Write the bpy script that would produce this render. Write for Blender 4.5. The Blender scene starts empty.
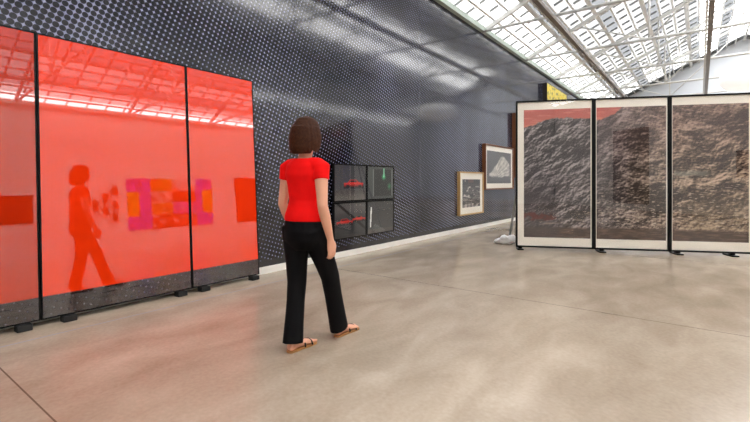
import bpy, bmesh, math, random
from mathutils import Vector, Matrix, noise
random.seed(7)
sc = bpy.context.scene
COL = sc.collection
PI = math.pi

# ------------------------------------------------------------------ helpers
def lin(c):
    return tuple(((v/255)/12.92 if v/255 <= .04045 else ((v/255+.055)/1.055)**2.4) for v in c)

def mat(name, rgb, rough=.5, metal=0., spec=.5, coat=0., coat_r=.03, coat_ior=1.5, var=.0, scale=20., bump=0.):
    m = bpy.data.materials.new(name); m.use_nodes = True
    nt = m.node_tree; b = nt.nodes['Principled BSDF']
    c = lin(rgb)
    b.inputs['Base Color'].default_value = (*c, 1)
    b.inputs['Roughness'].default_value = rough
    b.inputs['Metallic'].default_value = metal
    b.inputs['Specular IOR Level'].default_value = spec
    b.inputs['Coat Weight'].default_value = coat
    b.inputs['Coat Roughness'].default_value = coat_r
    b.inputs['Coat IOR'].default_value = coat_ior
    if var or bump:
        tc = nt.nodes.new('ShaderNodeTexCoord'); n = nt.nodes.new('ShaderNodeTexNoise')
        n.inputs['Scale'].default_value = scale; n.inputs['Detail'].default_value = 4
        nt.links.new(tc.outputs['Object'], n.inputs['Vector'])
        if var:
            r = nt.nodes.new('ShaderNodeValToRGB')
            r.color_ramp.elements[0].position = .3; r.color_ramp.elements[1].position = .7
            r.color_ramp.elements[0].color = (*[v*(1-var) for v in c], 1)
            r.color_ramp.elements[1].color = (*[min(1, v*(1+var)) for v in c], 1)
            nt.links.new(n.outputs['Fac'], r.inputs[0]); nt.links.new(r.outputs[0], b.inputs['Base Color'])
        if bump:
            bp = nt.nodes.new('ShaderNodeBump'); bp.inputs['Strength'].default_value = bump
            bp.inputs['Distance'].default_value = .01
            nt.links.new(n.outputs['Fac'], bp.inputs['Height']); nt.links.new(bp.outputs[0], b.inputs['Normal'])
    return m

def vcol_mat(name, rough=.6, spec=.3, coat=0.):
    m = mat(name, (128,128,128), rough, spec=spec, coat=coat)
    a = m.node_tree.nodes.new('ShaderNodeAttribute'); a.attribute_name = 'ink'
    m.node_tree.links.new(a.outputs['Color'], m.node_tree.nodes['Principled BSDF'].inputs['Base Color'])
    return m

def obj(name, bm, m, parent=None, loc=(0,0,0), rot=(0,0,0), smooth=False, bevel=0):
    me = bpy.data.meshes.new(name)
    bmesh.ops.recalc_face_normals(bm, faces=bm.faces[:])
    if smooth:
        for f in bm.faces: f.smooth = True
    bm.to_mesh(me); bm.free()
    for mm in (m if isinstance(m, (list, tuple)) else [m]): me.materials.append(mm)
    o = bpy.data.objects.new(name, me); COL.objects.link(o)
    o.location = loc; o.rotation_euler = rot
    if parent: o.parent = parent
    if bevel:
        b = o.modifiers.new('bevel', 'BEVEL'); b.width = bevel; b.segments = 2; b.limit_method = 'ANGLE'
    return o

def thing(name, label, cat, loc=(0,0,0), rot=(0,0,0), group=None):
    o = bpy.data.objects.new(name, None); COL.objects.link(o); o.empty_display_size = .1
    o.location = loc; o.rotation_euler = rot
    return tag(o, label, cat, group)

def tag(o, label, cat, group=None):
    o['label'] = label; o['category'] = cat
    if group: o['group'] = group
    return o

def struct(o):
    o['kind'] = 'structure'; return o

def box(bm, x0, x1, y0, y1, z0, z1, mi=0):
    vs = [bm.verts.new(p) for p in ((x0,y0,z0),(x1,y0,z0),(x1,y1,z0),(x0,y1,z0),(x0,y0,z1),(x1,y0,z1),(x1,y1,z1),(x0,y1,z1))]
    for q in ((3,2,1,0),(4,5,6,7),(0,1,5,4),(1,2,6,5),(2,3,7,6),(3,0,4,7)):
        f = bm.faces.new([vs[i] for i in q]); f.material_index = mi
    return vs

def B(*a):
    bm = bmesh.new(); box(bm, *a); return bm

def beam(bm, p, q, w, h, up=(0,0,1), mi=0):
    p = Vector(p); q = Vector(q); d = (q-p).normalized(); u = Vector(up)
    s = d.cross(u)
    if s.length < 1e-4: s = d.cross(Vector((1,0,0)))
    s.normalize(); u = s.cross(d).normalized()
    vs = []
    for e in (p, q):
        for a, b in ((-1,-1),(1,-1),(1,1),(-1,1)): vs.append(bm.verts.new(e + s*a*w/2 + u*b*h/2))
    for f in ((3,2,1,0),(4,5,6,7),(0,1,5,4),(1,2,6,5),(2,3,7,6),(3,0,4,7)):
        ff = bm.faces.new([vs[i] for i in f]); ff.material_index = mi

def tube(bm, pts, radii, side=(1,0,0), n=20, mi=0):
    """a tapering tube through pts; radii are (across, through) pairs or numbers; side gives the across direction"""
    pts = [Vector(p) for p in pts]; rings = []
    for i, p in enumerate(pts):
        d = (pts[min(i+1, len(pts)-1)] - pts[max(i-1, 0)]).normalized()
        s = Vector(side); s = (s - d*s.dot(d))
        if s.length < 1e-3: s = d.orthogonal()
        s.normalize(); t = d.cross(s)
        r = radii[i] if isinstance(radii[i], (tuple, list)) else (radii[i], radii[i])
        rings.append([bm.verts.new(p + s*math.cos(2*PI*k/n)*r[0] + t*math.sin(2*PI*k/n)*r[1]) for k in range(n)])
    for a, b in zip(rings, rings[1:]):
        for k in range(n):
            f = bm.faces.new((a[k], a[(k+1)%n], b[(k+1)%n], b[k])); f.material_index = mi
    for r, p, sgn in ((rings[0], pts[0], 1), (rings[-1], pts[-1], -1)):
        f = bm.faces.new(r[::-1] if sgn > 0 else r); f.material_index = mi

def ball(bm, c, r, seg=20):
    ret = bmesh.ops.create_uvsphere(bm, u_segments=seg, v_segments=seg//2+2, radius=1)
    r = r if isinstance(r, tuple) else (r, r, r)
    for v in ret['verts']: v.co = Vector((v.co.x*r[0]+c[0], v.co.y*r[1]+c[1], v.co.z*r[2]+c[2]))

def fused(name, bm, m, parent, voxel=.008, smooth=4, loc=(0,0,0)):
    """one continuous skin grown over overlapping shapes"""
    o = obj(name, bm, m, None, loc)
    r = o.modifiers.new('skin', 'REMESH'); r.mode = 'VOXEL'; r.voxel_size = voxel; r.use_smooth_shade = True
    s = o.modifiers.new('soft', 'SMOOTH'); s.iterations = smooth; s.factor = .5
    dg = bpy.context.evaluated_depsgraph_get()
    me = bpy.data.meshes.new_from_object(o.evaluated_get(dg))
    o.modifiers.clear(); o.data = me; me.name = name
    for p in me.polygons: p.use_smooth = True
    if parent: o.parent = parent
    return o

def painted(name, x0, x1, z0, z1, fn, m, parent, step, y=0., loc=(0,0,0)):
    """flat printed sheet in the local xz plane; fn(u, v) -> sRGB ink colour"""
    nx = max(2, int((x1-x0)/step)); nz = max(2, int((z1-z0)/step))
    bm = bmesh.new(); g = []
    for j in range(nz+1):
        g.append([bm.verts.new((x0+(x1-x0)*i/nx, y, z0+(z1-z0)*j/nz)) for i in range(nx+1)])
    for j in range(nz):
        for i in range(nx): bm.faces.new((g[j][i], g[j][i+1], g[j+1][i+1], g[j+1][i]))
    me = bpy.data.meshes.new(name); bm.to_mesh(me); bm.free()
    a = me.color_attributes.new('ink', 'FLOAT_COLOR', 'POINT')
    for v in me.vertices:
        c = fn((v.co.x-x0)/(x1-x0), (v.co.z-z0)/(z1-z0))
        a.data[v.index].color = (*lin([max(0, min(255, k)) for k in c]), 1)
    me.materials.append(m)
    o = bpy.data.objects.new(name, me); COL.objects.link(o); o.parent = parent; o.location = loc
    return o

def mixc(a, b, t):
    t = max(0, min(1, t)); return tuple(p*(1-t)+q*t for p, q in zip(a, b))
def sst(a, b, x):
    t = max(0, min(1, (x-a)/(b-a))); return t*t*(3-2*t)
def fbm(x, y, z=0., o=5):
    return noise.fractal(Vector((x, y, z)), .9, 2.1, o)

# ------------------------------------------------------------------ room sizes (metres; camera stands at the origin)
WL, WR, YS, YN, EAVE = -4.5, 7.9, -6.13, 27.2, 5.03
RIDGE_X = 1.7; RISE = .464; RIDGE_Z = EAVE + RISE*(RIDGE_X-WL)

# ------------------------------------------------------------------ materials of the room
def M_(nt, op, a, b=None, c=None):
    n = nt.nodes.new('ShaderNodeMath'); n.operation = op
    for i, v in enumerate((a, b, c)):
        if v is None: continue
        if isinstance(v, (int, float)): n.inputs[i].default_value = v
        else: nt.links.new(v, n.inputs[i])
    return n.outputs[0]

def halftone(nt, pitch, ang, Rf, w=.06, ax=('Y','Z')):
    """round dark dots on a turned square lattice; returns 1 in the light gaps between them. Rf gives the dot radius in pitches"""
    tc = nt.nodes.new('ShaderNodeTexCoord'); sp = nt.nodes.new('ShaderNodeSeparateXYZ')
    nt.links.new(tc.outputs['Object'], sp.inputs[0])
    a, b = sp.outputs[ax[0]], sp.outputs[ax[1]]
    ca, sa = math.cos(ang)/pitch, math.sin(ang)/pitch
    u = M_(nt, 'ADD', M_(nt, 'MULTIPLY', a, ca), M_(nt, 'MULTIPLY', b, -sa))
    v = M_(nt, 'ADD', M_(nt, 'MULTIPLY', a, sa), M_(nt, 'MULTIPLY', b, ca))
    fu = M_(nt, 'SUBTRACT', M_(nt, 'FRACT', u), .5); fv = M_(nt, 'SUBTRACT', M_(nt, 'FRACT', v), .5)
    d = M_(nt, 'SQRT', M_(nt, 'ADD', M_(nt, 'MULTIPLY', fu, fu), M_(nt, 'MULTIPLY', fv, fv)))
    e = M_(nt, 'MULTIPLY', M_(nt, 'SUBTRACT', d, Rf(nt, tc, a, b)), 1/w)
    return M_(nt, 'MINIMUM', M_(nt, 'MAXIMUM', M_(nt, 'ADD', e, .5), 0.), 1.), tc, a, b

def wallpaper():
    m = mat('halftone_wallpaper', (30,30,36), .6, spec=.0, coat=.0)
    nt = m.node_tree; b_ = nt.nodes['Principled BSDF']
    def T(nt, tc, y, z):
        mp = nt.nodes.new('ShaderNodeMapping'); mp.inputs['Scale'].default_value = (1, .55, .3)
        nt.links.new(tc.outputs['Object'], mp.inputs['Vector'])
        n = nt.nodes.new('ShaderNodeTexNoise'); n.inputs['Scale'].default_value = 1.3; n.inputs['Detail'].default_value = 2
        nt.links.new(mp.outputs[0], n.inputs['Vector'])
        base = M_(nt, 'SUBTRACT', .56, M_(nt, 'MULTIPLY', M_(nt, 'SUBTRACT', n.outputs['Fac'], .5), .26))
        near = M_(nt, 'MAXIMUM', M_(nt, 'MULTIPLY', M_(nt, 'SUBTRACT', 3.0, y), .036), 0.)   # the print is paler towards its near end
        return M_(nt, 'SUBTRACT', base, near)
    f, tc, y, z = halftone(nt, .0545, math.radians(19), T, .1)
    r = nt.nodes.new('ShaderNodeMixRGB')
    r.inputs[1].default_value = (*lin((9,11,24)), 1); r.inputs[2].default_value = (*lin((142,146,176)), 1)
    nt.links.new(f, r.inputs[0])
    # a paper seam
    sm = M_(nt, 'LESS_THAN', M_(nt, 'ABSOLUTE', M_(nt, 'SUBTRACT', y, 7.44)), .011)
    r2 = nt.nodes.new('ShaderNodeMixRGB'); r2.inputs[2].default_value = (*lin((75,75,84)), 1)
    nt.links.new(M_(nt, 'MULTIPLY', sm, .7), r2.inputs[0]); nt.links.new(r.outputs[0], r2.inputs[1])
    # plain dark edge at the foot of the print
    r3 = nt.nodes.new('ShaderNodeMixRGB'); r3.inputs[2].default_value = (*lin((34,32,38)), 1)
    nt.links.new(M_(nt, 'LESS_THAN', z, .17), r3.inputs[0]); nt.links.new(r2.outputs[0], r3.inputs[1])
    nt.links.new(r3.outputs[0], b_.inputs['Base Color'])
    b_.inputs['Coat Weight'].default_value = .9; b_.inputs['Coat Roughness'].default_value = .1; b_.inputs['Coat IOR'].default_value = 1.72
    return m

def red_print(dark=1.):
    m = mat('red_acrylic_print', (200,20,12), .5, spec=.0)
    nt = m.node_tree; b_ = nt.nodes['Principled BSDF']
    f, tc, y, z = halftone(nt, .0545, math.radians(19), lambda nt, tc, y, z: .6, .1)
    g = nt.nodes.new('ShaderNodeMixRGB')
    g.inputs[1].default_value = (*lin((46,43,45)), 1); g.inputs[2].default_value = (*lin((84,82,86)), 1); nt.links.new(f, g.inputs[0])
    r = nt.nodes.new('ShaderNodeMixRGB')
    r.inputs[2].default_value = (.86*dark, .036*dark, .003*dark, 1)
    nt.links.new(g.outputs[0], r.inputs[1])
    nt.links.new(M_(nt, 'MINIMUM', M_(nt, 'MAXIMUM', M_(nt, 'MULTIPLY', M_(nt, 'SUBTRACT', z, .185), 90.), 0.), 1.), r.inputs[0])
    nt.links.new(r.outputs[0], b_.inputs['Base Color'])
    b_.inputs['Coat Weight'].default_value = 1; b_.inputs['Coat Roughness'].default_value = .0; b_.inputs['Coat IOR'].default_value = 2.08
    return m

def concrete():
    m = mat('polished_concrete', (176,160,142), .32, spec=.5)
    nt = m.node_tree; b_ = nt.nodes['Principled BSDF']
    tc = nt.nodes.new('ShaderNodeTexCoord')
    def nz(scale, det, dist=0., st=(1,1,1)):
        mp = nt.nodes.new('ShaderNodeMapping'); mp.inputs['Scale'].default_value = st
        mp.inputs['Rotation'].default_value = (0,0,.5)
        nt.links.new(tc.outputs['Object'], mp.inputs['Vector'])
        n = nt.nodes.new('ShaderNodeTexNoise'); n.inputs['Scale'].default_value = scale; n.inputs['Detail'].default_value = det
        n.inputs['Distortion'].default_value = dist; nt.links.new(mp.outputs[0], n.inputs['Vector']); return n.outputs['Fac']
    big = nz(.55, 6, .3, (1,.6,1)); mid = nz(3.2, 8, .4, (1,.5,1)); fine = nz(38, 5)
    v = M_(nt, 'ADD', M_(nt, 'MULTIPLY', big, .42), M_(nt, 'ADD', M_(nt, 'MULTIPLY', mid, .42), M_(nt, 'MULTIPLY', fine, .16)))
    r = nt.nodes.new('ShaderNodeValToRGB'); e = r.color_ramp.elements
    e[0].position = .36; e[0].color = (*lin((146,129,110)), 1); e[1].position = .64; e[1].color = (*lin((188,173,155)), 1)
    k = e.new(.5); k.color = (*lin((166,150,132)), 1)
    nt.links.new(v, r.inputs[0])
    sp = nt.nodes.new('ShaderNodeSeparateXYZ'); nt.links.new(tc.outputs['Object'], sp.inputs[0])
    # saw-cut joints every 3.63 m
    jo = M_(nt, 'ABSOLUTE', M_(nt, 'SUBTRACT', M_(nt, 'MODULO', M_(nt, 'ADD', sp.outputs['Y'], -.75+36.3+1.815), 3.63), 1.815))
    j = M_(nt, 'LESS_THAN', jo, .0045)
    bl = M_(nt, 'LESS_THAN', M_(nt, 'ABSOLUTE', M_(nt, 'SUBTRACT', sp.outputs['X'], -4.03)), .008)   # pale blue chalk line beside the wall
    r2 = nt.nodes.new('ShaderNodeMixRGB'); r2.inputs[2].default_value = (*lin((84,68,52)), 1)
    nt.links.new(M_(nt, 'MULTIPLY', j, .8), r2.inputs[0]); nt.links.new(r.outputs[0], r2.inputs[1])
    r3 = nt.nodes.new('ShaderNodeMixRGB'); r3.inputs[2].default_value = (*lin((150,158,180)), 1)
    nt.links.new(M_(nt, 'MULTIPLY', bl, .6), r3.inputs[0]); nt.links.new(r2.outputs[0], r3.inputs[1])
    nt.links.new(r3.outputs[0], b_.inputs['Base Color'])
    nt.links.new(M_(nt, 'ADD', M_(nt, 'MULTIPLY', big, .16), .14), b_.inputs['Roughness'])
    bp = nt.nodes.new('ShaderNodeBump'); bp.inputs['Strength'].default_value = .02; bp.inputs['Distance'].default_value = .01
    nt.links.new(mid, bp.inputs['Height']); nt.links.new(bp.outputs[0], b_.inputs['Normal'])
    return m

def glazing(name, transp, tint=(1,1,1), diff=(.85,.87,.88)):
    m = bpy.data.materials.new(name); m.use_nodes = True; nt = m.node_tree; nt.nodes.clear()
    out = nt.nodes.new('ShaderNodeOutputMaterial'); mx = nt.nodes.new('ShaderNodeMixShader'); mx2 = nt.nodes.new('ShaderNodeMixShader')
    t = nt.nodes.new('ShaderNodeBsdfTransparent'); t.inputs[0].default_value = (*tint, 1)
    tl = nt.nodes.new('ShaderNodeBsdfTranslucent'); tl.inputs[0].default_value = (*diff, 1)
    d = nt.nodes.new('ShaderNodeBsdfDiffuse'); d.inputs[0].default_value = (*diff, 1)
    mx2.inputs[0].default_value = .5
    nt.links.new(tl.outputs[0], mx2.inputs[1]); nt.links.new(d.outputs[0], mx2.inputs[2])
    mx.inputs[0].default_value = 1-transp
    nt.links.new(t.outputs[0], mx.inputs[1]); nt.links.new(mx2.outputs[0], mx.inputs[2]); nt.links.new(mx.outputs[0], out.inputs[0])
    return m

def pane_mat(name, ior):
    m = bpy.data.materials.new(name); m.use_nodes = True; nt = m.node_tree; nt.nodes.clear()
    out = nt.nodes.new('ShaderNodeOutputMaterial'); mx = nt.nodes.new('ShaderNodeMixShader')
    t = nt.nodes.new('ShaderNodeBsdfTransparent'); t.inputs[0].default_value = (1,1,1,1)
    g = nt.nodes.new('ShaderNodeBsdfGlossy'); g.inputs['Roughness'].default_value = .0
    fr = nt.nodes.new('ShaderNodeFresnel'); fr.inputs[0].default_value = ior
    geo = nt.nodes.new('ShaderNodeNewGeometry')      # only the outer face of the pane mirrors
    fac = M_(nt, 'MULTIPLY', fr.outputs[0], M_(nt, 'SUBTRACT', 1., geo.outputs['Backfacing']))
    nt.links.new(fac, mx.inputs[0]); nt.links.new(t.outputs[0], mx.inputs[1]); nt.links.new(g.outputs[0], mx.inputs[2])
    nt.links.new(mx.outputs[0], out.inputs[0]); return m

white = mat('white_wall_paint', (240,239,235), .7, var=.015, scale=2)
grey_wall = mat('grey_wall_paint', (214,213,210), .7, var=.03, scale=2)
base_m = mat('white_baseboard_paint', (232,230,222), .5, var=.02, scale=6)
steel = mat('white_painted_steel', (212,212,210), .5, var=.05, scale=8)
steel_grey = mat('grey_steel', (128,130,130), .5, var=.05, scale=8)
track_m = mat('brown_grey_track', (120,110,102), .45, var=.06, scale=8)
gutter_m = mat('pale_green_gutter', (176,190,182), .55, var=.04, scale=6)
black = mat('black_metal', (10,10,11), .4, spec=.15, var=.1, scale=30)
rubber = mat('black_rubber', (16,16,16), .75, var=.1, scale=60)
alu = mat('brushed_aluminium', (170,172,174), .35, metal=.8, var=.06, scale=40)
matb = mat('cream_mat_board', (246,240,228), .8, var=.01, scale=40)
glass = pane_mat('picture_glass', 1.6)
acrylic = pane_mat('glossy_acrylic_sheet', 2.0)

# ------------------------------------------------------------------ the setting
o = struct(obj('floor', B(WL-.2, WR+.2, YS-.2, YN+.2, -.1, 0), concrete()))
o = struct(obj('wall_left', B(WL-.25, WL, YS-.2, YN+.2, 0, EAVE), wallpaper()))
struct(obj('wall_right', B(WR, WR+.25, YS-.2, YN+.2, 0, EAVE), white))
back_m = mat('cool_white_wall_paint', (214,219,226), .7, var=.015, scale=2)
def gable(name, y0, y1, m):
    bm = bmesh.new(); pr = [(WL,0),(WR,0),(WR,EAVE+.16),(RIDGE_X,RIDGE_Z+.16),(WL,EAVE+.16)]
    a = [bm.verts.new((x, y0, z)) for x, z in pr]; b = [bm.verts.new((x, y1, z)) for x, z in pr]
    bm.faces.new(a); bm.faces.new(b[::-1])
    for i in range(5): bm.faces.new((a[i], b[i], b[(i+1)%5], a[(i+1)%5]))
    return struct(obj(name, bm, m))
gable('wall_back', YN, YN+.2, back_m)
gable('wall_front', YS-.2, YS, grey_wall)
struct(obj('baseboard_left', B(WL, WL+.012, YS, YN, 0, .09), base_m))
struct(obj('baseboard_right', B(WR-.012, WR, YS, YN, 0, .09), base_m))
struct(obj('trim_left', B(WL-.02, WL+.1, YS, YN, EAVE, EAVE+.13), gutter_m))
struct(obj('trim_right', B(WR-.1, WR+.02, YS, YN, EAVE, EAVE+.13), gutter_m))

# glazed roof: rows of panes between white bars, seen from below as a grid
clear = glazing('clear_roof_pane', .85, (1,1,1))
pale = glazing('pale_roof_pane', .16, (1,1,1), (.3,.3,.3))
frost = glazing('frosted_roof_pane', .03, (1,1,1), (.19,.193,.197))
dim = glazing('dim_roof_pane', .02, (1,1,1), (.09,.096,.105))
opaque = mat('dark_roof_sheet', (92,94,97), .7, var=.08, scale=5)
ROW, NR, BAY = .38, 18, .6
sl = math.sqrt(1+RISE*RISE)
def roofp(side, u, y, h=0.):
    """u metres up the slope from the eave, h metres out along its upward normal"""
    cx, cz = 1/sl, RISE/sl
    x = u*cx - h*cz; z = EAVE+.1 + u*cz + h*cx
    return Vector((WL + x, y, z)) if side < 0 else Vector((WR - x, y, z))
L = (RIDGE_X-WL)*sl
ROW = L/NR
panes = bmesh.new(); bars = bmesh.new(); cross = bmesh.new()
ny = int((YN-YS)/BAY)+1
for side in (-1, 1):
    for r in range(NR):
        for k in range(ny):
            y0 = YS + k*BAY; y1 = min(YN, y0+BAY)
            if y0 >= YN: continue
            u0, u1 = r*ROW, (r+1)*ROW
            vs = [panes.verts.new(roofp(side, u, y, .05)) for u, y in ((u0,y0),(u1,y0),(u1,y1),(u0,y1))]
            f = panes.faces.new(vs)
            if y0 > YN-1.3: mi = 3
            elif side > 0 and r == 0: mi = 0
            elif r < (3 if side < 0 else 2): mi = 4
            elif side > 0 and 6 <= r <= 10: mi = 2
            elif r % 3 == 0: mi = 2 if random.random() < .75 else 1
            elif r >= (13 if side > 0 else 12): mi = 0
            elif y0 > YN-4.5: mi = 4  # lighter panes added over these bays to brighten the end wall
            else: mi = 1
            f.material_index = mi
    for r in range(NR+1):
        u = min(L-.03, max(.03, r*ROW))
        p = roofp(side, u, YS); q = roofp(side, u, YN)
        big = r % 3 == 0 and r < 14
        beam(bars, p + Vector((0,0,-.02)), q + Vector((0,0,-.02)), .1 if big else .045, .1 if big else .04, roofp(side,0,0,1)-roofp(side,0,0,0))
    for k in range(1, ny):
        y = YS + k*BAY
        if y > YN: continue
        for r in range(NR):
            a = roofp(side, r*ROW+.07, y, .02); b = roofp(side, (r+1)*ROW-.07, y, .02)
            beam(cross, a, b, .035, .05, roofp(side,0,0,1)-roofp(side,0,0,0))
ceil = struct(obj('ceiling', panes, [clear, frost, dim, opaque, pale]))
obj('glazing_bar', bars, steel, ceil)
obj('cross_bar', cross, steel_grey, ceil)

# roof trusses, one every 3.3 m
def truss(y):
    e = thing('roof_truss', '', 'roof truss', (0, y, EAVE))
    bm = bmesh.new(); tube(bm, [(WL-.03,0,.02),(WR+.03,0,.02)], [.035,.035], (0,1,0), 10); obj('tie_rod', bm, steel, e, smooth=True)
    for s in (-1, 1):
        bm = bmesh.new(); a = roofp(s, .12, 0, -.1)-Vector((0,0,EAVE)); b = roofp(s, L-.03, 0, -.1)-Vector((0,0,EAVE))
        beam(bm, a, b, .07, .1, (0,0,1)); obj('rafter', bm, steel, e)
    for x in (-1.1, 1.7, 4.5):
        top = RISE*(x-WL) if x <= RIDGE_X else RISE*(WR-x)
        bm = bmesh.new(); tube(bm, [(x,0,.02),(x,0,top)], [.026,.026], (1,0,0), 8); obj('post', bm, steel, e, smooth=True)
    for (xa, za, xb, zb) in ((-1.1,.02,-2.9,RISE*1.6), (-1.1,.02,1.7,RISE*6.2-.08), (4.5,.02,6.3,RISE*1.6), (4.5,.02,1.7,RISE*6.2-.08)):
        bm = bmesh.new(); tube(bm, [(xa,0,za),(xb,0,zb)], [.02,.02], (0,1,0), 8); obj('brace', bm, steel, e, smooth=True)
    return e
ty = [-2.7, .6, 3.9, 7.2, 10.5, 13.8, 17.1, 20.4, 23.7]
tn = {3.9:'white roof truss high over the walking woman', 7.2:'white roof truss above the left end of the triptych stand',
      10.5:'nearest white roof truss seen, meeting the dotted wall highest in the photo',
      13.8:'white roof truss second from the camera along the dotted wall', 17.1:'white roof truss third from the camera, above the yellow picture side',
      20.4:'white roof truss fourth from the camera, small and distant', 23.7:'farthest white roof truss, just before the white end wall',
      .6:'white roof truss nearest above the camera, out over the red panels', -2.7:'white roof truss behind the camera position'}
for y in ty: truss(y)['label'] = tn[y]

# lighting tracks hung under the tie rods, spotlights on the left one
for x, lab in ((-2.7, 'long brown-grey lighting track running under the roof nearer the dotted wall'), (.2, 'long lighting track running under the roof above the right-hand framed print')):
    e = thing('lighting_track', lab, 'lighting track', (x, 0, EAVE-.13))
    obj('rail', B(-.05,.05,YS+.1,YN-.1,0,.09), track_m, e)
    obj('cable_tray', B(-.1,-.06,YS+.1,YN-.1,-.01,.1), steel, e)
def spot(x, y, lab):
    e = thing('spotlight', lab, 'spotlight', (x, y, EAVE-.132), group='spotlights on the left track')
    bm = bmesh.new(); tube(bm, [(0,0,0),(0,0,-.08)], [.015,.015], n=8); obj('stem', bm, track_m, e, smooth=True)
    bm = bmesh.new(); tube(bm, [(-.03,0,-.06),(.03,0,-.13),(.08,0,-.2)], [.035,.05,.05], (0,1,0), 14); obj('lamp_head', bm, track_m, e, smooth=True)
spot(-2.7, 13.2, 'small dark spotlight nearest the camera under the brown track')
spot(-2.7, 14.5, 'small dark spotlight in the middle of the group under the brown track')
spot(-2.7, 15.2, 'small dark spotlight just beyond the middle one on the brown track')
spot(-2.7, 19.6, 'small dark spotlight farthest away on the brown track')

# big drum lamp by the end wall
lamp = thing('drum_lamp', 'large round white glowing lamp hanging before the far end wall', 'lamp', (1.5, 19.0, 4.62))
em = bpy.data.materials.new('lamp_glow'); em.use_nodes = True
em.node_tree.nodes['Principled BSDF'].inputs['Emission Color'].default_value = (1,.98,.95,1)
em.node_tree.nodes['Principled BSDF'].inputs['Emission Strength'].default_value = .7
bm = bmesh.new()
tube(bm, [(0,0,-.36),(0,0,-.3),(0,0,-.12),(0,0,.12),(0,0,.3),(0,0,.36)], [.5,.8,.97,.97,.8,.5], n=48); obj('lamp_shade', bm, em, lamp, smooth=True)
bm = bmesh.new(); tube(bm, [(0,0,.3),(0,0,3.05)], [.012,.012], n=8); obj('suspension_wire', bm, steel_grey, lamp)

# ------------------------------------------------------------------ red panels leaning on the left wall
PH = 2.41; LEAN = -math.atan(.137/2.37)
def red_panel(y0, y1, feet, label, m):
    e = thing('red_panel', label, 'artwork', (WL+.16, y0, .05), (0, LEAN, 0), 'tall red panels leaning on the dotted wall')
    w = y1-y0; t = .012
    o = obj('print', B(-.018, 0, t, w-t, t, PH-t), m, e)
    bm = bmesh.new()
    for a in ((-.022,.003,0,t,0,PH), (-.022,.003,w-t,w,0,PH), (-.022,.003,t,w-t,0,t), (-.022,.003,t,w-t,PH-t,PH)): box(bm, *a)
    obj('frame', bm, black, e)
    for fy in feet:
        obj('foot', B(-.03,.06,fy-y0-.05,fy-y0+.05,-.05,-.001), rubber, e, bevel=.004)
    return e
red = red_print(); red_dulled = red_print(.6)  # second copy has its base colour darkened to stand for duller reflections
def yat(px, d=4.3): return ((430*d/.798/(700-px)) - d*.603)/.798
red_panel(-.16, 1.167, (.2, 1.05), 'tall red glossy panel, colour toned down for duller reflections, at the left edge of the photo', red_dulled)
red_panel(1.172, 2.494, (1.36, 2.36), 'widest tall red glossy panel, mirroring the walking woman', red)
red_panel(2.499, 3.374, (2.62, 3.28), 'narrow red glossy panel nearest the walking woman', red)

# ------------------------------------------------------------------ framed pictures on the left wall
ink_m = vcol_mat('printed_photo', .35)
def wall_frame(name, label, cat, y0, y1, z0, z1, depth, fw, fm, mw, fn, step=.02, matm=matb, group=None, inset=.62):
    """hung picture; built in its own xz plane facing -y, then turned to face into the room"""
    e = thing(name, label, cat, (WL, y0, z0), (0, 0, PI/2), group)
    w, h = y1-y0, z1-z0
    bm = bmesh.new()
    for a in ((0,fw,0,h), (w-fw,w,0,h), (fw,w-fw,0,fw), (fw,w-fw,h-fw,h)): box(bm, a[0], a[1], -depth, -.001, a[2], a[3])
    obj('frame', bm, fm, e)
    if mw: obj('mat_board', B(fw, w-fw, -depth*inset, -depth*.5, fw, h-fw), matm, e)
    i = fw+mw
    painted('print', i, w-i, i, h-i, fn, ink_m, e, step, -depth*inset-.002)
    if fw > .01: obj('glass_pane', B(fw, w-fw, -depth*inset-.012, -depth*inset-.008, fw, h-fw), glass, e)
    return e

def ph_building(u, v):   # pale horizontal strokes of a street at dusk
    c = (52,48,50)
    s = fbm(u*3, v*26, 3)
    c = mixc(c, (165,155,148), sst(-.2,.5,s)*.75*(.4+.6*sst(.75,.3,v)))
    c = mixc(c, (28,22,24), sst(.72,.95,v))
    c = mixc(c, (120,60,40), .6 if (v > .88 and .3 < u < .6) else 0)
    c = mixc(c, (214,206,196), sst(.55,.9,fbm(u*5, v*9, 8)+ (0.35 if .3<v<.75 else 0)))
    if v < .14 and 0.12 < u < .9: c = mixc(c, (220,210,200), .6*sst(-.2,.4,fbm(u*8,v*3,4)))
    return c
def ph_orchid(u, v):     # a pale ribbed mass rising to the right on dark grey
    c = (66,64,66)
    n = .07*fbm(u*4, v*4, 5)
    topl = .30 + .55*sst(.02,.62,u) - .75*max(0,u-.72) + n; bot = .16 + .12*abs(u-.5) + n
    ins = sst(0,.05,topl-v)*sst(0,.06,v-bot)*sst(.04,.12,u)*sst(.97,.9,u)
    rib = .5+.5*math.sin(math.atan2(v-.1, u-.2)*34 + 2.5*fbm(u*5, v*5, 2))
    c = mixc(c, mixc((150,146,140), (224,218,208), rib*.6+.4*sst(-.3,.5,fbm(u*9,v*9,7))), ins)
    return mixc(c, (36,34,36), sst(.16,.02,v)*.7)
def ph_yellow(u, v):
    n = fbm(u*14, v*14, 1)
    return mixc((236,212,50), (130,130,70), sst(.15,.5,abs(n))) if n < .35 else (230,214,120)
def ph_grey(u, v): return mixc((60,58,60), (180,176,170), sst(0,.6,fbm(u*4, v*6, 6)))

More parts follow.
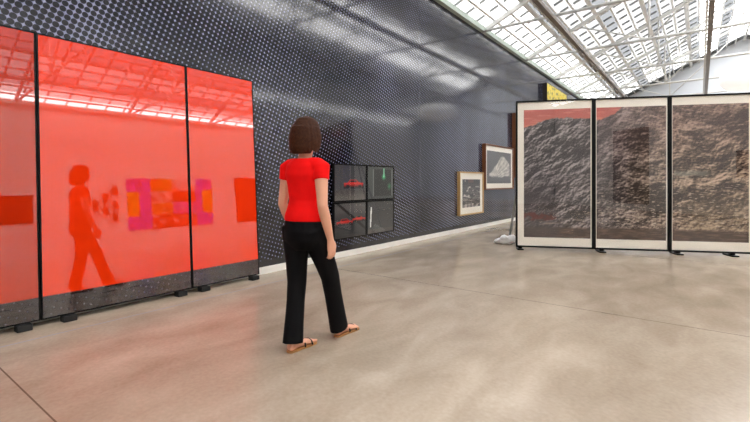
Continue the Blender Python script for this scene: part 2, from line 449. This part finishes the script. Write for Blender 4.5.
oak = mat('pale_oak', (186,150,98), .5, var=.12, scale=30)
walnut = mat('reddish_brown_wood', (112,66,38), .45, var=.15, scale=30)
dark_edge = mat('black_brown_wood', (36,26,24), .5, var=.15, scale=30)
wall_frame('framed_picture', 'smaller oak-framed picture with white mat, hanging lowest on the dotted wall', 'picture', 9.12, 10.5, .386, 1.42, .07, .03, oak, .15, ph_building, .012)
wall_frame('framed_picture', 'wider brown-framed picture with a pale petal shape, hung right of the oak frame', 'picture', 10.55, 12.66, .97, 2.17, .1, .035, walnut, .13, ph_orchid, .015)
wall_frame('framed_picture', 'brown-framed picture mostly hidden behind the left edge of the triptych', 'picture', 12.78, 14.1, 1.3, 3.24, .14, .04, walnut, .14, ph_grey, .05)
wall_frame('framed_picture', 'bright yellow picture high on the dotted wall above the triptych', 'picture', 15.9, 18.7, 2.9, 4.7, .16, .008, dark_edge, 0, ph_yellow, .04, inset=.99)

# four black-framed photographs hung edge to edge
def car(u, v, cx, cy, s, c):
    """a low red sports car seen from the side"""
    x, y = (u-cx)/s, (v-cy)/s
    body = abs(x) < .5 and -.1 < y < .07+.03*math.cos(x*4)
    cab = abs(x+.02) < .3-.9*max(0,y-.06) and .05 < y < .22
    if cab: c = (30,34,40) if abs(x+.02) < .24-.9*max(0,y-.06) and y < .18 else (190,40,36)
    if body: c = mixc((205,42,36), (110,20,20), sst(.02,-.1,y))
    for wx in (-.3,.32):
        if math.hypot(x-wx, y+.1) < .09: c = (16,16,18)
    if abs(x) < .52 and -.2 < y < -.12: c = mixc(c, (20,20,22), .7)
    return c
def ph_garage(u, v):
    c = mixc((74,76,80), (58,60,64), v + .2*fbm(u*2, v*2, 1))
    if v < .3: c = mixc((104,100,96), (70,68,68), sst(.0,.3,v)+.2*fbm(u*6,v*10,2))
    for k in (.2,.62): c = mixc(c, (52,54,58), .6 if abs(u-k) < .012 and v > .3 else 0)
    return car(u, v, .6, .46, .62, c)
def ph_garage2(u, v):
    c = mixc((50,52,54), (84,84,86), sst(.3,.9,v)+.2*fbm(u*3, v*3, 4))
    if abs((v-.95)+(u-.15)*.9) < .05: c = (18,18,20)
    c = car(u, v, .32, .44, .5, c); return car(u, v, .78, .5, .42, c)
def ph_green(u, v):
    c = (60,64,66)
    if .2 < u < .96 and .08 < v < .92: c = (16,22,24)
    if .2 < u < .25 or .93 < u < .97: c = (110,116,116) if .08 < v < .92 else c
    d = math.hypot((u-.62)*1.3, (v-.68))
    c = mixc(c, (90,220,150), max(0, 1-d/.13)); c = mixc(c, (150,240,190), .8 if abs(u-.62) < .025 and .68 < v < .95 else 0)
    return mixc(c, (60,170,110), max(0, 1-math.hypot((u-.84)*1.6,(v-.38))/.16)*.8)
def ph_tube(u, v):
    c = mixc((78,80,80), (56,58,60), v + .25*fbm(u*1.5, v*8, 4))
    if abs(u-.13-.05*(v-.5)) < .022 and .2 < v < .82: c = (235,238,236)
    if v < .12: c = mixc(c, (96,92,88), .7)
    return c
y0, ym, y1 = 4.858, 5.68, 6.49; z0, zm, z1 = .285, .87, 1.47
for nm, a, b, c, d, fn in (('black-framed photo of a red car in a grey garage, upper left of the four', y0, ym, zm, z1, ph_garage),
                           ('black-framed photo of a dark doorway with green glow, upper right of the four', ym, y1, zm, z1, ph_green),
                           ('black-framed photo of two dark red cars, lower left of the four', y0, ym, z0, zm, ph_garage2),
                           ('black-framed photo of a white lit tube on grey, lower right of the four', ym, y1, z0, zm, ph_tube)):
    wall_frame('framed_photo', nm, 'framed photo', a+.002, b-.002, c+.002, d-.002, .04, .02, black, 0, fn, .01, group='four framed photos hung in a square')

# ------------------------------------------------------------------ free-standing triptych of a cliff
P0 = Vector((-2.574, 7.507, 0)); ANG = math.atan2(1.489, 3.206); TL = 3.605
def rock_form(x, z, o, ter):
    h = .55*(1-abs(fbm(x*1.3+3, z*1.8, o+5, 4))*1.7) + .34*(1-abs(fbm(x*3.2, z*4.6, o+15, 4))*1.8)
    h += .17*(1-abs(fbm(x*7.5, z*11, o+25, 4))*1.8) + .085*fbm(x*17, z*32, o+35, 4) + .05*fbm(x*38, z*60, o+55, 3)
    t = z*8.5 + 1.3*fbm(x*1.5, z*2, o+45, 4); t -= math.floor(t)
    return h + ter*sst(.0,.8,t)*(1-sst(.86,1,t))
def rock(X, Z):
    w = sst(1.7, .9, X); h = 0
    if w > 0: h += w*rock_form(X + .5*Z, (Z - .7*X)*1.15, 100, .0)
    if w < 1: h += (1-w)*rock_form(X, Z + .1*fbm(X*.9, Z*.6, 77, 3), 0, .035)
    return h
def cliff(X, Z):
    """whole image, X 0..3.6 m across the three sheets, Z 0..2.26 m up"""
    ridge = 1.88 + .2*sst(.0,.55,X) - .06*sst(.6,1.2,X) + .05*fbm(X*2.2, 1.3, 0) + .42*sst(1.2,2.0,X) + .025*fbm(X*9, 3.3, 0)
    ridge -= .16*sst(3.12,3.5,X) + .30*sst(1.95,2.3,X)*0
    s = .36 + 2.5*(rock(X-.006, Z+.007) - rock(X+.008, Z-.011)) + .85*(rock(X, Z)-.62) + .42*fbm(X*1.5+9, Z*2.4, 91, 4) + .30*fbm(X*24, Z*46, 93, 3)
    dark = mixc((32,26,30), (36,24,20), sst(.8,2.5,X)); lite = mixc((176,166,166), (206,180,156), sst(.9,2.6,X))
    c = mixc(dark, lite, sst(-.25, 1.35, s))
    if X > 1.2: c = mixc(c, (120,84,86), .28*sst(1.1,2.1,Z))
    if X > 2.3: c = mixc(c, (140,124,98), .34*sst(1.0,.5,Z)*sst(2.3,2.7,X))
    sp = fbm(X*13, Z*60, 61, 4)
    c = mixc(c, (232,214,196), .8*sst(.3,.65,sp)*(.25+.75*sst(1.3,.6,Z))*sst(.18,.26,Z)*sst(.2,1.3,X))
    if 2.34 < X < 2.95: c = mixc(c, (146,152,140), .55*sst(.06,.02,abs(Z-1.10-.04*fbm(X*3,0,0)))*sst(2.95,2.75,X))
    c = mixc(mixc((66,50,44), (98,78,68), sst(-.2,.5,fbm(X*5, Z*50, 7))), c, sst(.15,.21,Z+.02*fbm(X*5,0,3)))
    if X < 1.25:
        k = sst(1.45,.3,Z)*sst(.72,.3,X+.25*fbm(X*2,Z*2,5))
        c = mixc(c, (64,56,62), .62*k)
        c = mixc(c, (92,22,20), .7*sst(-.2,.3,fbm(X*9, Z*13, 31)+.4-.4*abs(Z-.36)/.05)*sst(.27,.31,Z)*sst(.46,.41,Z)*sst(.56,.5,X))
        if .25 < X: c = mixc(c, (190,172,152), .55*sst(.15,.45,fbm(X*4, Z*34, 2))*sst(.36,.3,Z)*sst(.2,.25,Z))
    sky = mixc((206,118,100), (182,86,76), sst(1.75,2.25,Z))
    sky = mixc(sky, (222,148,126), sst(.2,.6,fbm(X*3, Z*22, 14))*.45)
    return mixc(c, sky, sst(ridge-.010, ridge+.010, Z))
bounds = (0., .357*3.535, .681*3.535, TL)
e_dir = Vector((math.cos(ANG), math.sin(ANG), 0))
labs = ('framed cliff print with red sky, leftmost sheet of the triptych', 'framed cliff print with dark layered rock, middle sheet of the triptych', 'framed cliff print with pale brown ledges, right sheet cut by the photo edge')
Z0, Z1 = .045, 2.6
for i in range(3):
    w = bounds[i+1]-bounds[i]-.004
    e = thing('framed_print', labs[i], 'framed print', P0 + e_dir*bounds[i], (0,0,ANG), 'three framed cliff prints side by side')
    fw = .028; D = .075
    bm = bmesh.new()
    for a in ((0,fw,Z0,Z1), (w-fw,w,Z0,Z1), (fw,w-fw,Z0,Z0+fw), (fw,w-fw,Z1-fw,Z1)): box(bm, a[0], a[1], 0, D, a[2], a[3])
    obj('frame', bm, black, e)
    obj('mat_board', B(fw, w-fw, .02, .03, Z0+fw, Z1-fw), matb, e)
    obj('backing_board', B(fw, w-fw, .05, .06, Z0+fw, Z1-fw), mat('grey_backing', (120,118,114), .7, var=.03), e)
    l = .105 if i == 0 else .015; r = .045 if i == 2 else .02
    xa, xb = fw+l, w-fw-r; za, zb = Z0+.175, Z1-.16
    off = bounds[i]
    painted('print', xa, xb, za, zb, lambda u, v, xa=xa, xb=xb, off=off: cliff(off+xa+(xb-xa)*u-.13, v*(zb-za)), ink_m, e, .0085, .018)
    obj('glass_pane', B(fw, w-fw, .008, .012, Z0+fw, Z1-fw), acrylic, e)
    fx = {0: (.07,), 1: (.12,), 2: (.12, w-.3)}[i]
    for x in fx:
        bm = bmesh.new(); box(bm, x-.05, x+.05, -.07 , .2, 0, .02); box(bm, x-.03, x+.03, .0, .07, .02, Z0); obj('foot', bm, black, e)
        # thin back strut down to the floor
        bm = bmesh.new(); beam(bm, (x, .07, 2.1), (x, .6, .01), .03, .02, (1,0,0)); obj('back_strut', bm, steel_grey, e)

# aluminium prop and white sandbag behind the left end
prop = thing('support_pole', 'slanting aluminium pole propping the back of the triptych at its left end', 'pole', (-2.95, 8.2, 0))
bm = bmesh.new(); tube(bm, [(.0,0,.03),(.51,-.5,2.2)], [.022,.022], n=12); obj('tube', bm, alu, prop, smooth=True)
obj('base_plate', B(-.1,.1,-.1,.1,0,.012), black, prop)
bm = bmesh.new()
for c_, r_ in (((0,0,.075),(.13,.1,.065)), ((.1,.05,.09),(.1,.09,.08)), ((-.09,-.03,.06),(.09,.08,.055)), ((.02,-.06,.13),(.08,.06,.05))): ball(bm, c_, r_)
bag = fused('sandbag', bm, mat('white_canvas', (246,246,248), .8, var=.05, scale=14, bump=.6), None, .014, 2, (-2.97, 8.02, .0))
for v in bag.data.vertices:
    v.co += Vector((1,1,1))*.022*fbm(v.co.x*14, v.co.y*14, v.co.z*14, 3); v.co.z = max(.0, v.co.z)
tag(bag, 'crumpled white sandbag on the floor at the foot of the slanting pole', 'sandbag')

# ------------------------------------------------------------------ pictures on the right-hand wall, seen mirrored in the glossy panels
def canvas(name, label, y0, y1, z0, z1, fn, step, fw=0., frame=black, group=None, mw=0.):
    e = thing(name, label, 'painting' if name == 'hanging_picture' else 'picture', (WR, y1, z0), (0,0,-PI/2), group)
    w, h = y1-y0, z1-z0
    if fw:
        bm = bmesh.new()
        for a in ((0,fw,0,h), (w-fw,w,0,h), (fw,w-fw,0,fw), (fw,w-fw,h-fw,h)): box(bm, a[0], a[1], -.04, -.001, a[2], a[3])
        obj('frame', bm, frame, e)
    obj('mat_board' if mw else 'stretcher', B(fw, w-fw, -.03, -.001, fw, h-fw), matb, e)
    i = fw+mw
    painted('print', i, w-i, i, h-i, fn, ink_m, e, step, -.032)
    return e
# note: u runs from the far end towards the near end of the wall
def f_big(u, v):
    y = 10.5 - u*3.44; z = .8 + v*1.92
    if y < 7.92: return (255,190,10) if (y < 7.5 and 1.28 < z < 2.23) else (70,20,225)
    if y > 9.75: return (255,190,10) if (y > 10.04 and 1.29 < z < 2.25) else (70,20,225)
    r = int((z-.8)/.48); cidx = 0 if y < 8.75 else 1; n = fbm(y*4, z*5, 3)
    tab = {(0,3):(250,170,10), (1,3):(240,225,225), (0,2):(235,190,170), (1,2):(200,50,20), (0,1):(225,150,50), (1,1):(120,60,200), (0,0):(160,40,30), (1,0):(210,70,60)}
    c = tab[(cidx, max(0, min(3, r)))]
    return mixc(c, (250,235,230) if r in (0,1) else (200,80,40), .7*sst(.25,.4,n))
canvas('hanging_picture', 'wide blue, yellow and white patchwork painting on the opposite wall, mirrored in the red panel', 7.06, 10.5, .8, 2.72, f_big, .03)
canvas('hanging_picture', 'tall plain dark red painting on the opposite wall beyond the patchwork one', 11.64, 12.9, .76, 2.77, lambda u, v: mixc((150,14,12), (120,8,8), v), .1)
canvas('hanging_picture', 'dark red and brown landscape painting, mirrored at the left edge of the red panels', 3.3, 4.29, 1.3, 2.18, lambda u, v: (120,50,24) if u < .17 else mixc((30,6,8), (150,70,60), .5*sst(.35,.6,fbm(u*8, v*8, 2))), .02)
canvas('hanging_picture', 'tall two-tone black and olive painting mirrored in the middle cliff print', -1.96, -.07, .25, 3.4, lambda u, v: (26,20,20) if u > .58 else (72,58,24), .1)
for k, (a, b, c, d) in enumerate(((5.9,6.17,1.5,2.0), (6.21,6.49,1.79,2.23), (6.21,6.48,1.38,1.76), (6.53,6.82,2.06,2.44), (6.53,6.81,1.55,1.96), (6.52,6.78,1.13,1.5))):
    nm = ('small framed sketch standing alone at the left of the mirrored cluster', 'upper sketch in the middle column of the mirrored cluster', 'lower sketch in the middle column of the mirrored cluster',
          'top sketch in the right column of the mirrored cluster', 'middle sketch in the right column of the mirrored cluster', 'bottom sketch in the right column of the mirrored cluster')[k]
    canvas('framed_sketch', nm, a, b, c, d, lambda u, v, k=k: mixc((110,26,20), (190,90,60), sst(-.1,.5,fbm(u*3, v*3, k))*.7 + (.4 if v > .7 and k in (0,4,3) else 0)), .02, .012, mat('thin_wood_frame', (190,150,120), .5, var=.05), 'small framed sketches in a cluster', .03)

# ------------------------------------------------------------------ the woman
person = thing('person', 'woman in a red cap-sleeve top and black trousers walking away along the dotted wall', 'person', (-2.28, 2.17, 0))
skin = mat('skin', (222,164,136), .5, spec=.4, var=.03, scale=12)
hair_m = mat('brown_hair', (58,29,12), .7, spec=.2, var=.35, scale=60, bump=.4)
red_c = mat('red_jersey', (238,6,5), .8, spec=.2, var=.05, scale=14, bump=.25)
blk_c = mat('black_trousers', (13,12,14), .85, spec=.15, var=.1, scale=20, bump=.25)
sole_m = mat('tan_sole', (168,118,66), .6, var=.08, scale=30)
eye_w = mat('eye_white', (235,232,228), .2, var=.01); iris = mat('iris', (60,40,26), .2, var=.05)
J = dict(neck=(0,.02,1.375), head=(0,.05,1.53))
legs = {-1: dict(hip=(-.085,0,.88), knee=(-.055,-.02,.47), ank=(-.005,-.095,.085), toe=(-.01,.1,.03)),
        1: dict(hip=(.085,0,.88), knee=(.075,.19,.49), ank=(.05,.33,.085), toe=(.055,.53,.03))}
arms = {1: dict(sh=(.165,.0,1.3), el=(.215,-.035,1.03), wr=(.215,.045,.79)),
        -1: dict(sh=(-.17,.0,1.3), el=(-.22,-.01,1.03), wr=(-.205,.1,.8))}
def V(a): return Vector(a)
bm = bmesh.new()
# trunk, neck
tube(bm, [(0,0,.80),(0,0,.88),(0,.005,.98),(0,.01,1.06),(0,.01,1.16),(0,.005,1.25),(0,0,1.32),(0,0,1.36)],
     [(.12,.09),(.155,.105),(.135,.09),(.115,.08),(.13,.09),(.15,.095),(.14,.075),(.07,.055)], (1,0,0), 28)
tube(bm, [(0,-.005,1.31),(0,.01,1.38),(0,.025,1.46)], [(.058,.055),(.047,.05),(.05,.055)], (1,0,0), 20)
# head: skull, jaw, nose, brow, lips, ears
ball(bm, (0,.035,1.555), (.074,.092,.098)); tube(bm, [(0,.05,1.53),(0,.08,1.475),(0,.1,1.44)], [(.066,.07),(.055,.05),(.03,.028)], (1,0,0), 18)
tube(bm, [(0,.122,1.556),(0,.136,1.53),(0,.147,1.511),(0,.128,1.503)], [.008,.010,.014,.012], n=12)
tube(bm, [(-.045,.105,1.575),(0,.122,1.578),(.045,.105,1.575)], [.010,.012,.010], (0,0,1), 10)
tube(bm, [(-.022,.116,1.474),(0,.126,1.475),(.022,.116,1.474)], [.006,.010,.006], (0,0,1), 10)
for s in (-1,1): ball(bm, (s*.076,.03,1.53), (.009,.02,.031), 12)
for s in (-1, 1):
    a = arms[s]; sh, el, wr = V(a['sh']), V(a['el']), V(a['wr'])
    tube(bm, [sh+V((-s*.06,0,.02)), sh, sh.lerp(el,.3), sh.lerp(el,.7), el, el.lerp(wr,.3), el.lerp(wr,.7), wr],
         [.045,.052,.047,.04,.036,.038,.03,(.019,.027)], (1,0,0), 18)
    # palm and five unequal fingers, gently curled
    d = (wr-el).normalized(); d = (d + V((0,-.12,-.2))).normalized(); f = V((0,1,0)); f = (f-d*f.dot(d)).normalized()   # f: thumb side
    inn = V((-s,0,0)); inn = (inn-d*inn.dot(d)-f*inn.dot(f)).normalized()
    tube(bm, [wr-d*.01, wr+d*.03, wr+d*.065, wr+d*.09], [(.026,.019),(.036,.016),(.041,.015),(.038,.012)], f, 16)
    for k, (off, ln) in enumerate(((.030,.068),(.010,.077),(-.010,.071),(-.029,.056))):
        b0 = wr + d*.082 + f*off
        p1 = b0 + d*ln*.42 + inn*.006; p2 = p1 + (d*.8+inn*.45).normalized()*ln*.32; p3 = p2 + (d*.5+inn*.8).normalized()*ln*.26
        tube(bm, [b0-d*.02, b0, p1, p2, p3], [.009,.0092,.0088,.0082,.0065], f, 12)
    t0 = wr + d*.02 + f*.022; t1 = t0 + (d*.7+f*.6+inn*.2).normalized()*.035; t2 = t1 + (d*.9+f*.2+inn*.2).normalized()*.03; t3 = t2 + (d+inn*.3).normalized()*.022
    tube(bm, [t0-f*.012, t0, t1, t2, t3], [.011,.0125,.011,.0095,.0075], f, 12)
    # leg and foot
    g = legs[s]; hip, kn, an, to = (V(g[k]) for k in ('hip','knee','ank','toe'))
    tube(bm, [hip, hip.lerp(kn,.35), hip.lerp(kn,.8), kn, kn.lerp(an,.3), kn.lerp(an,.75), an], [.088,.075,.056,.05,.052,.036,.032], (1,0,0), 20)
    he = V((an.x, an.y-.035, .037))
    tube(bm, [he+V((0,-.012,.005)), he, V((an.x,an.y+.02,.055)), V((an.x,an.y+.08,.042)), V((to.x,to.y-.045,.03)), V((to.x,to.y-.02,.026))],
         [(.02,.016),(.03,.028),(.031,.038),(.036,.026),(.042,.017),(.038,.012)], (1,0,0), 18)
    for k in range(5):
        tx = to.x + (-s)*(.028-.0145*k); ly = to.y - .0 - .006*k - (.0 if k else -.004); r = .0115 if k == 0 else .0082-.0004*k
        tube(bm, [(tx, to.y-.045, .028), (tx, ly-.012, .026), (tx, ly+.006-.002*k, .0215)], [r, r, r*.8], (1,0,0), 10)
body = fused('body', bm, skin, person, .0048, 3)
# eyes on the face
for s in (-1, 1):
    bm = bmesh.new(); ball(bm, (s*.03,.112,1.545), (.014,.012,.009), 14); e = obj('eye', bm, eye_w, person, smooth=True)
    bm = bmesh.new(); ball(bm, (s*.03,.1235,1.545), (.0055,.0025,.0055), 12); obj('iris', bm, iris, e, smooth=True)
# hair: chin-length bob, open at the face
bm = bmesh.new()
ball(bm, (0,.022,1.572), (.092,.106,.098), 28)
tube(bm, [(0,-.015,1.58),(0,-.025,1.50),(0,-.03,1.43),(0,-.028,1.395)], [(.092,.08),(.103,.082),(.1,.075),(.075,.055)], (1,0,0), 24)
for s in (-1,1): tube(bm, [(s*.07,.03,1.58),(s*.088,.035,1.52),(s*.088,.03,1.45),(s*.08,.02,1.42)], [(.03,.05),(.025,.048),(.024,.042),(.015,.03)], (1,0,0), 14)
for k in range(70):      # locks
    a = PI + PI*1.25*(random.random()-.5)*1.1; r1 = .094; x = math.sin(a-PI)*r1; y = .0-math.cos(a-PI)*r1*.95
    tube(bm, [(x*.55,y*.55+.01,1.65),(x*.96,y*.98,1.57),(x*1.1,y*1.05,1.49),(x*(1.02+.1*random.random()),y*1.02,1.40+.03*random.random())], [.008,.012,.012,.006], (1,0,0), 8)
hair = fused('hair', bm, hair_m, person, .0055, 2)
# red top with cap sleeves
bm = bmesh.new()
tube(bm, [(0,0,.915),(0,0,.95),(0,.005,1.0),(0,.01,1.06),(0,.01,1.16),(0,.005,1.25),(0,0,1.315),(0,.0,1.345),(0,.0,1.362)],
     [(.166,.122),(.163,.118),(.148,.106),(.134,.097),(.147,.106),(.166,.112),(.158,.096),(.115,.078),(.075,.066)], (1,0,0), 32)
for s in (-1,1):
    sh, el = V(arms[s]['sh']), V(arms[s]['el'])
    tube(bm, [sh+V((-s*.1,0,.02)), sh+V((-s*.03,0,.01)), sh+V((s*.012,0,-.005)), sh.lerp(el,.2), sh.lerp(el,.34)], [.05,.056,.058,.057,.056], (1,0,0), 20)
top = fused('top', bm, red_c, person, .0065, 9)
# flared black trousers
bm = bmesh.new()
tube(bm, [(0,0,.955),(0,0,.9),(0,-.005,.84),(0,-.008,.78),(0,0,.72)], [(.146,.104),(.163,.118),(.172,.128),(.16,.12),(.12,.085)], (1,0,0), 28)
for s in (-1,1):
    g = legs[s]; hip, kn, an = (V(g[k]) for k in ('hip','knee','ank'))
    end = V((an.x, an.y-.01, .06))
    tube(bm, [hip+V((0,-.005,-.0)), hip.lerp(kn,.3), hip.lerp(kn,.65), kn, kn.lerp(end,.35), kn.lerp(end,.7), end],
         [(.094,.112),(.093,.1),(.075,.083),(.066,.073),(.06,.07),(.061,.074),(.064,.08)], (1,0,0), 24)
trs = fused('trousers', bm, blk_c, person, .007, 4)
# sandals: sole plus black strap
for s in (-1,1):
    g = legs[s]; an, to = V(g['ank']), V(g['toe'])
    L_ = [(an.y-.052,.018),(an.y-.04,.028),(an.y,.032),(an.y+.06,.031),(to.y-.05,.041),(to.y-.01,.039),(to.y+.01,.024)]
    bm = bmesh.new()
    left = [bm.verts.new((an.x-w, y, .001)) for y, w in L_]; right = [bm.verts.new((an.x+w, y, .001)) for y, w in L_[::-1]]
    f = bm.faces.new(left+right); r = bmesh.ops.extrude_face_region(bm, geom=[f])
    for v in r['geom']:
        if isinstance(v, bmesh.types.BMVert): v.co.z += .014
    sd = obj('sandal', bm, sole_m, person, bevel=.003)
    bm = bmesh.new()
    for yy, zz, ww in ((to.y-.055,.05,.044), (an.y+.075,.07,.038)):
        tube(bm, [(an.x+ww*math.cos(PI*t/10)*1.02, yy, .014+(zz-.014)*math.sin(PI*t/10)) for t in range(11)], [(.008,.003)]*11, (0,1,0), 8)
    tube(bm, [(an.x, to.y-.055,.05),(an.x,an.y+.03,.075)], [.005,.005], n=8)
    tube(bm, [(an.x+.036*math.cos(2*PI*t/16), an.y-.008+.042*math.sin(2*PI*t/16), .082) for t in range(17)], [(.007,.003)]*17, (0,0,1), 8)
    obj('strap', bm, black, sd)

# ------------------------------------------------------------------ daylight: bright overcast sky through the glazed roof
w = bpy.data.worlds.new('sky'); sc.world = w; w.use_nodes = True
bg = w.node_tree.nodes['Background']; bg.inputs[0].default_value = (1,.988,.972,1); bg.inputs[1].default_value = 10.

# ------------------------------------------------------------------ camera
cam = bpy.data.cameras.new('camera'); co = bpy.data.objects.new('camera', cam); COL.objects.link(co); sc.camera = co
cam.sensor_width = 36; cam.lens = 430/750*36; cam.clip_end = 200
co.location = (0, 0, 1.2); co.rotation_euler = (PI/2, 0, math.atan(325/430))
cam.shift_y = -(211-181)/750
sc.view_settings.view_transform = 'Standard'; sc.view_settings.look = 'None'; sc.view_settings.gamma = 1
sc.view_settings.use_curve_mapping = False; sc.view_settings.exposure = -.08
sc.cycles.use_denoising = True
sc.cycles.max_bounces = 10; sc.cycles.diffuse_bounces = 5; sc.cycles.glossy_bounces = 4; sc.cycles.transparent_max_bounces = 12
sc.cycles.sample_clamp_indirect = 6
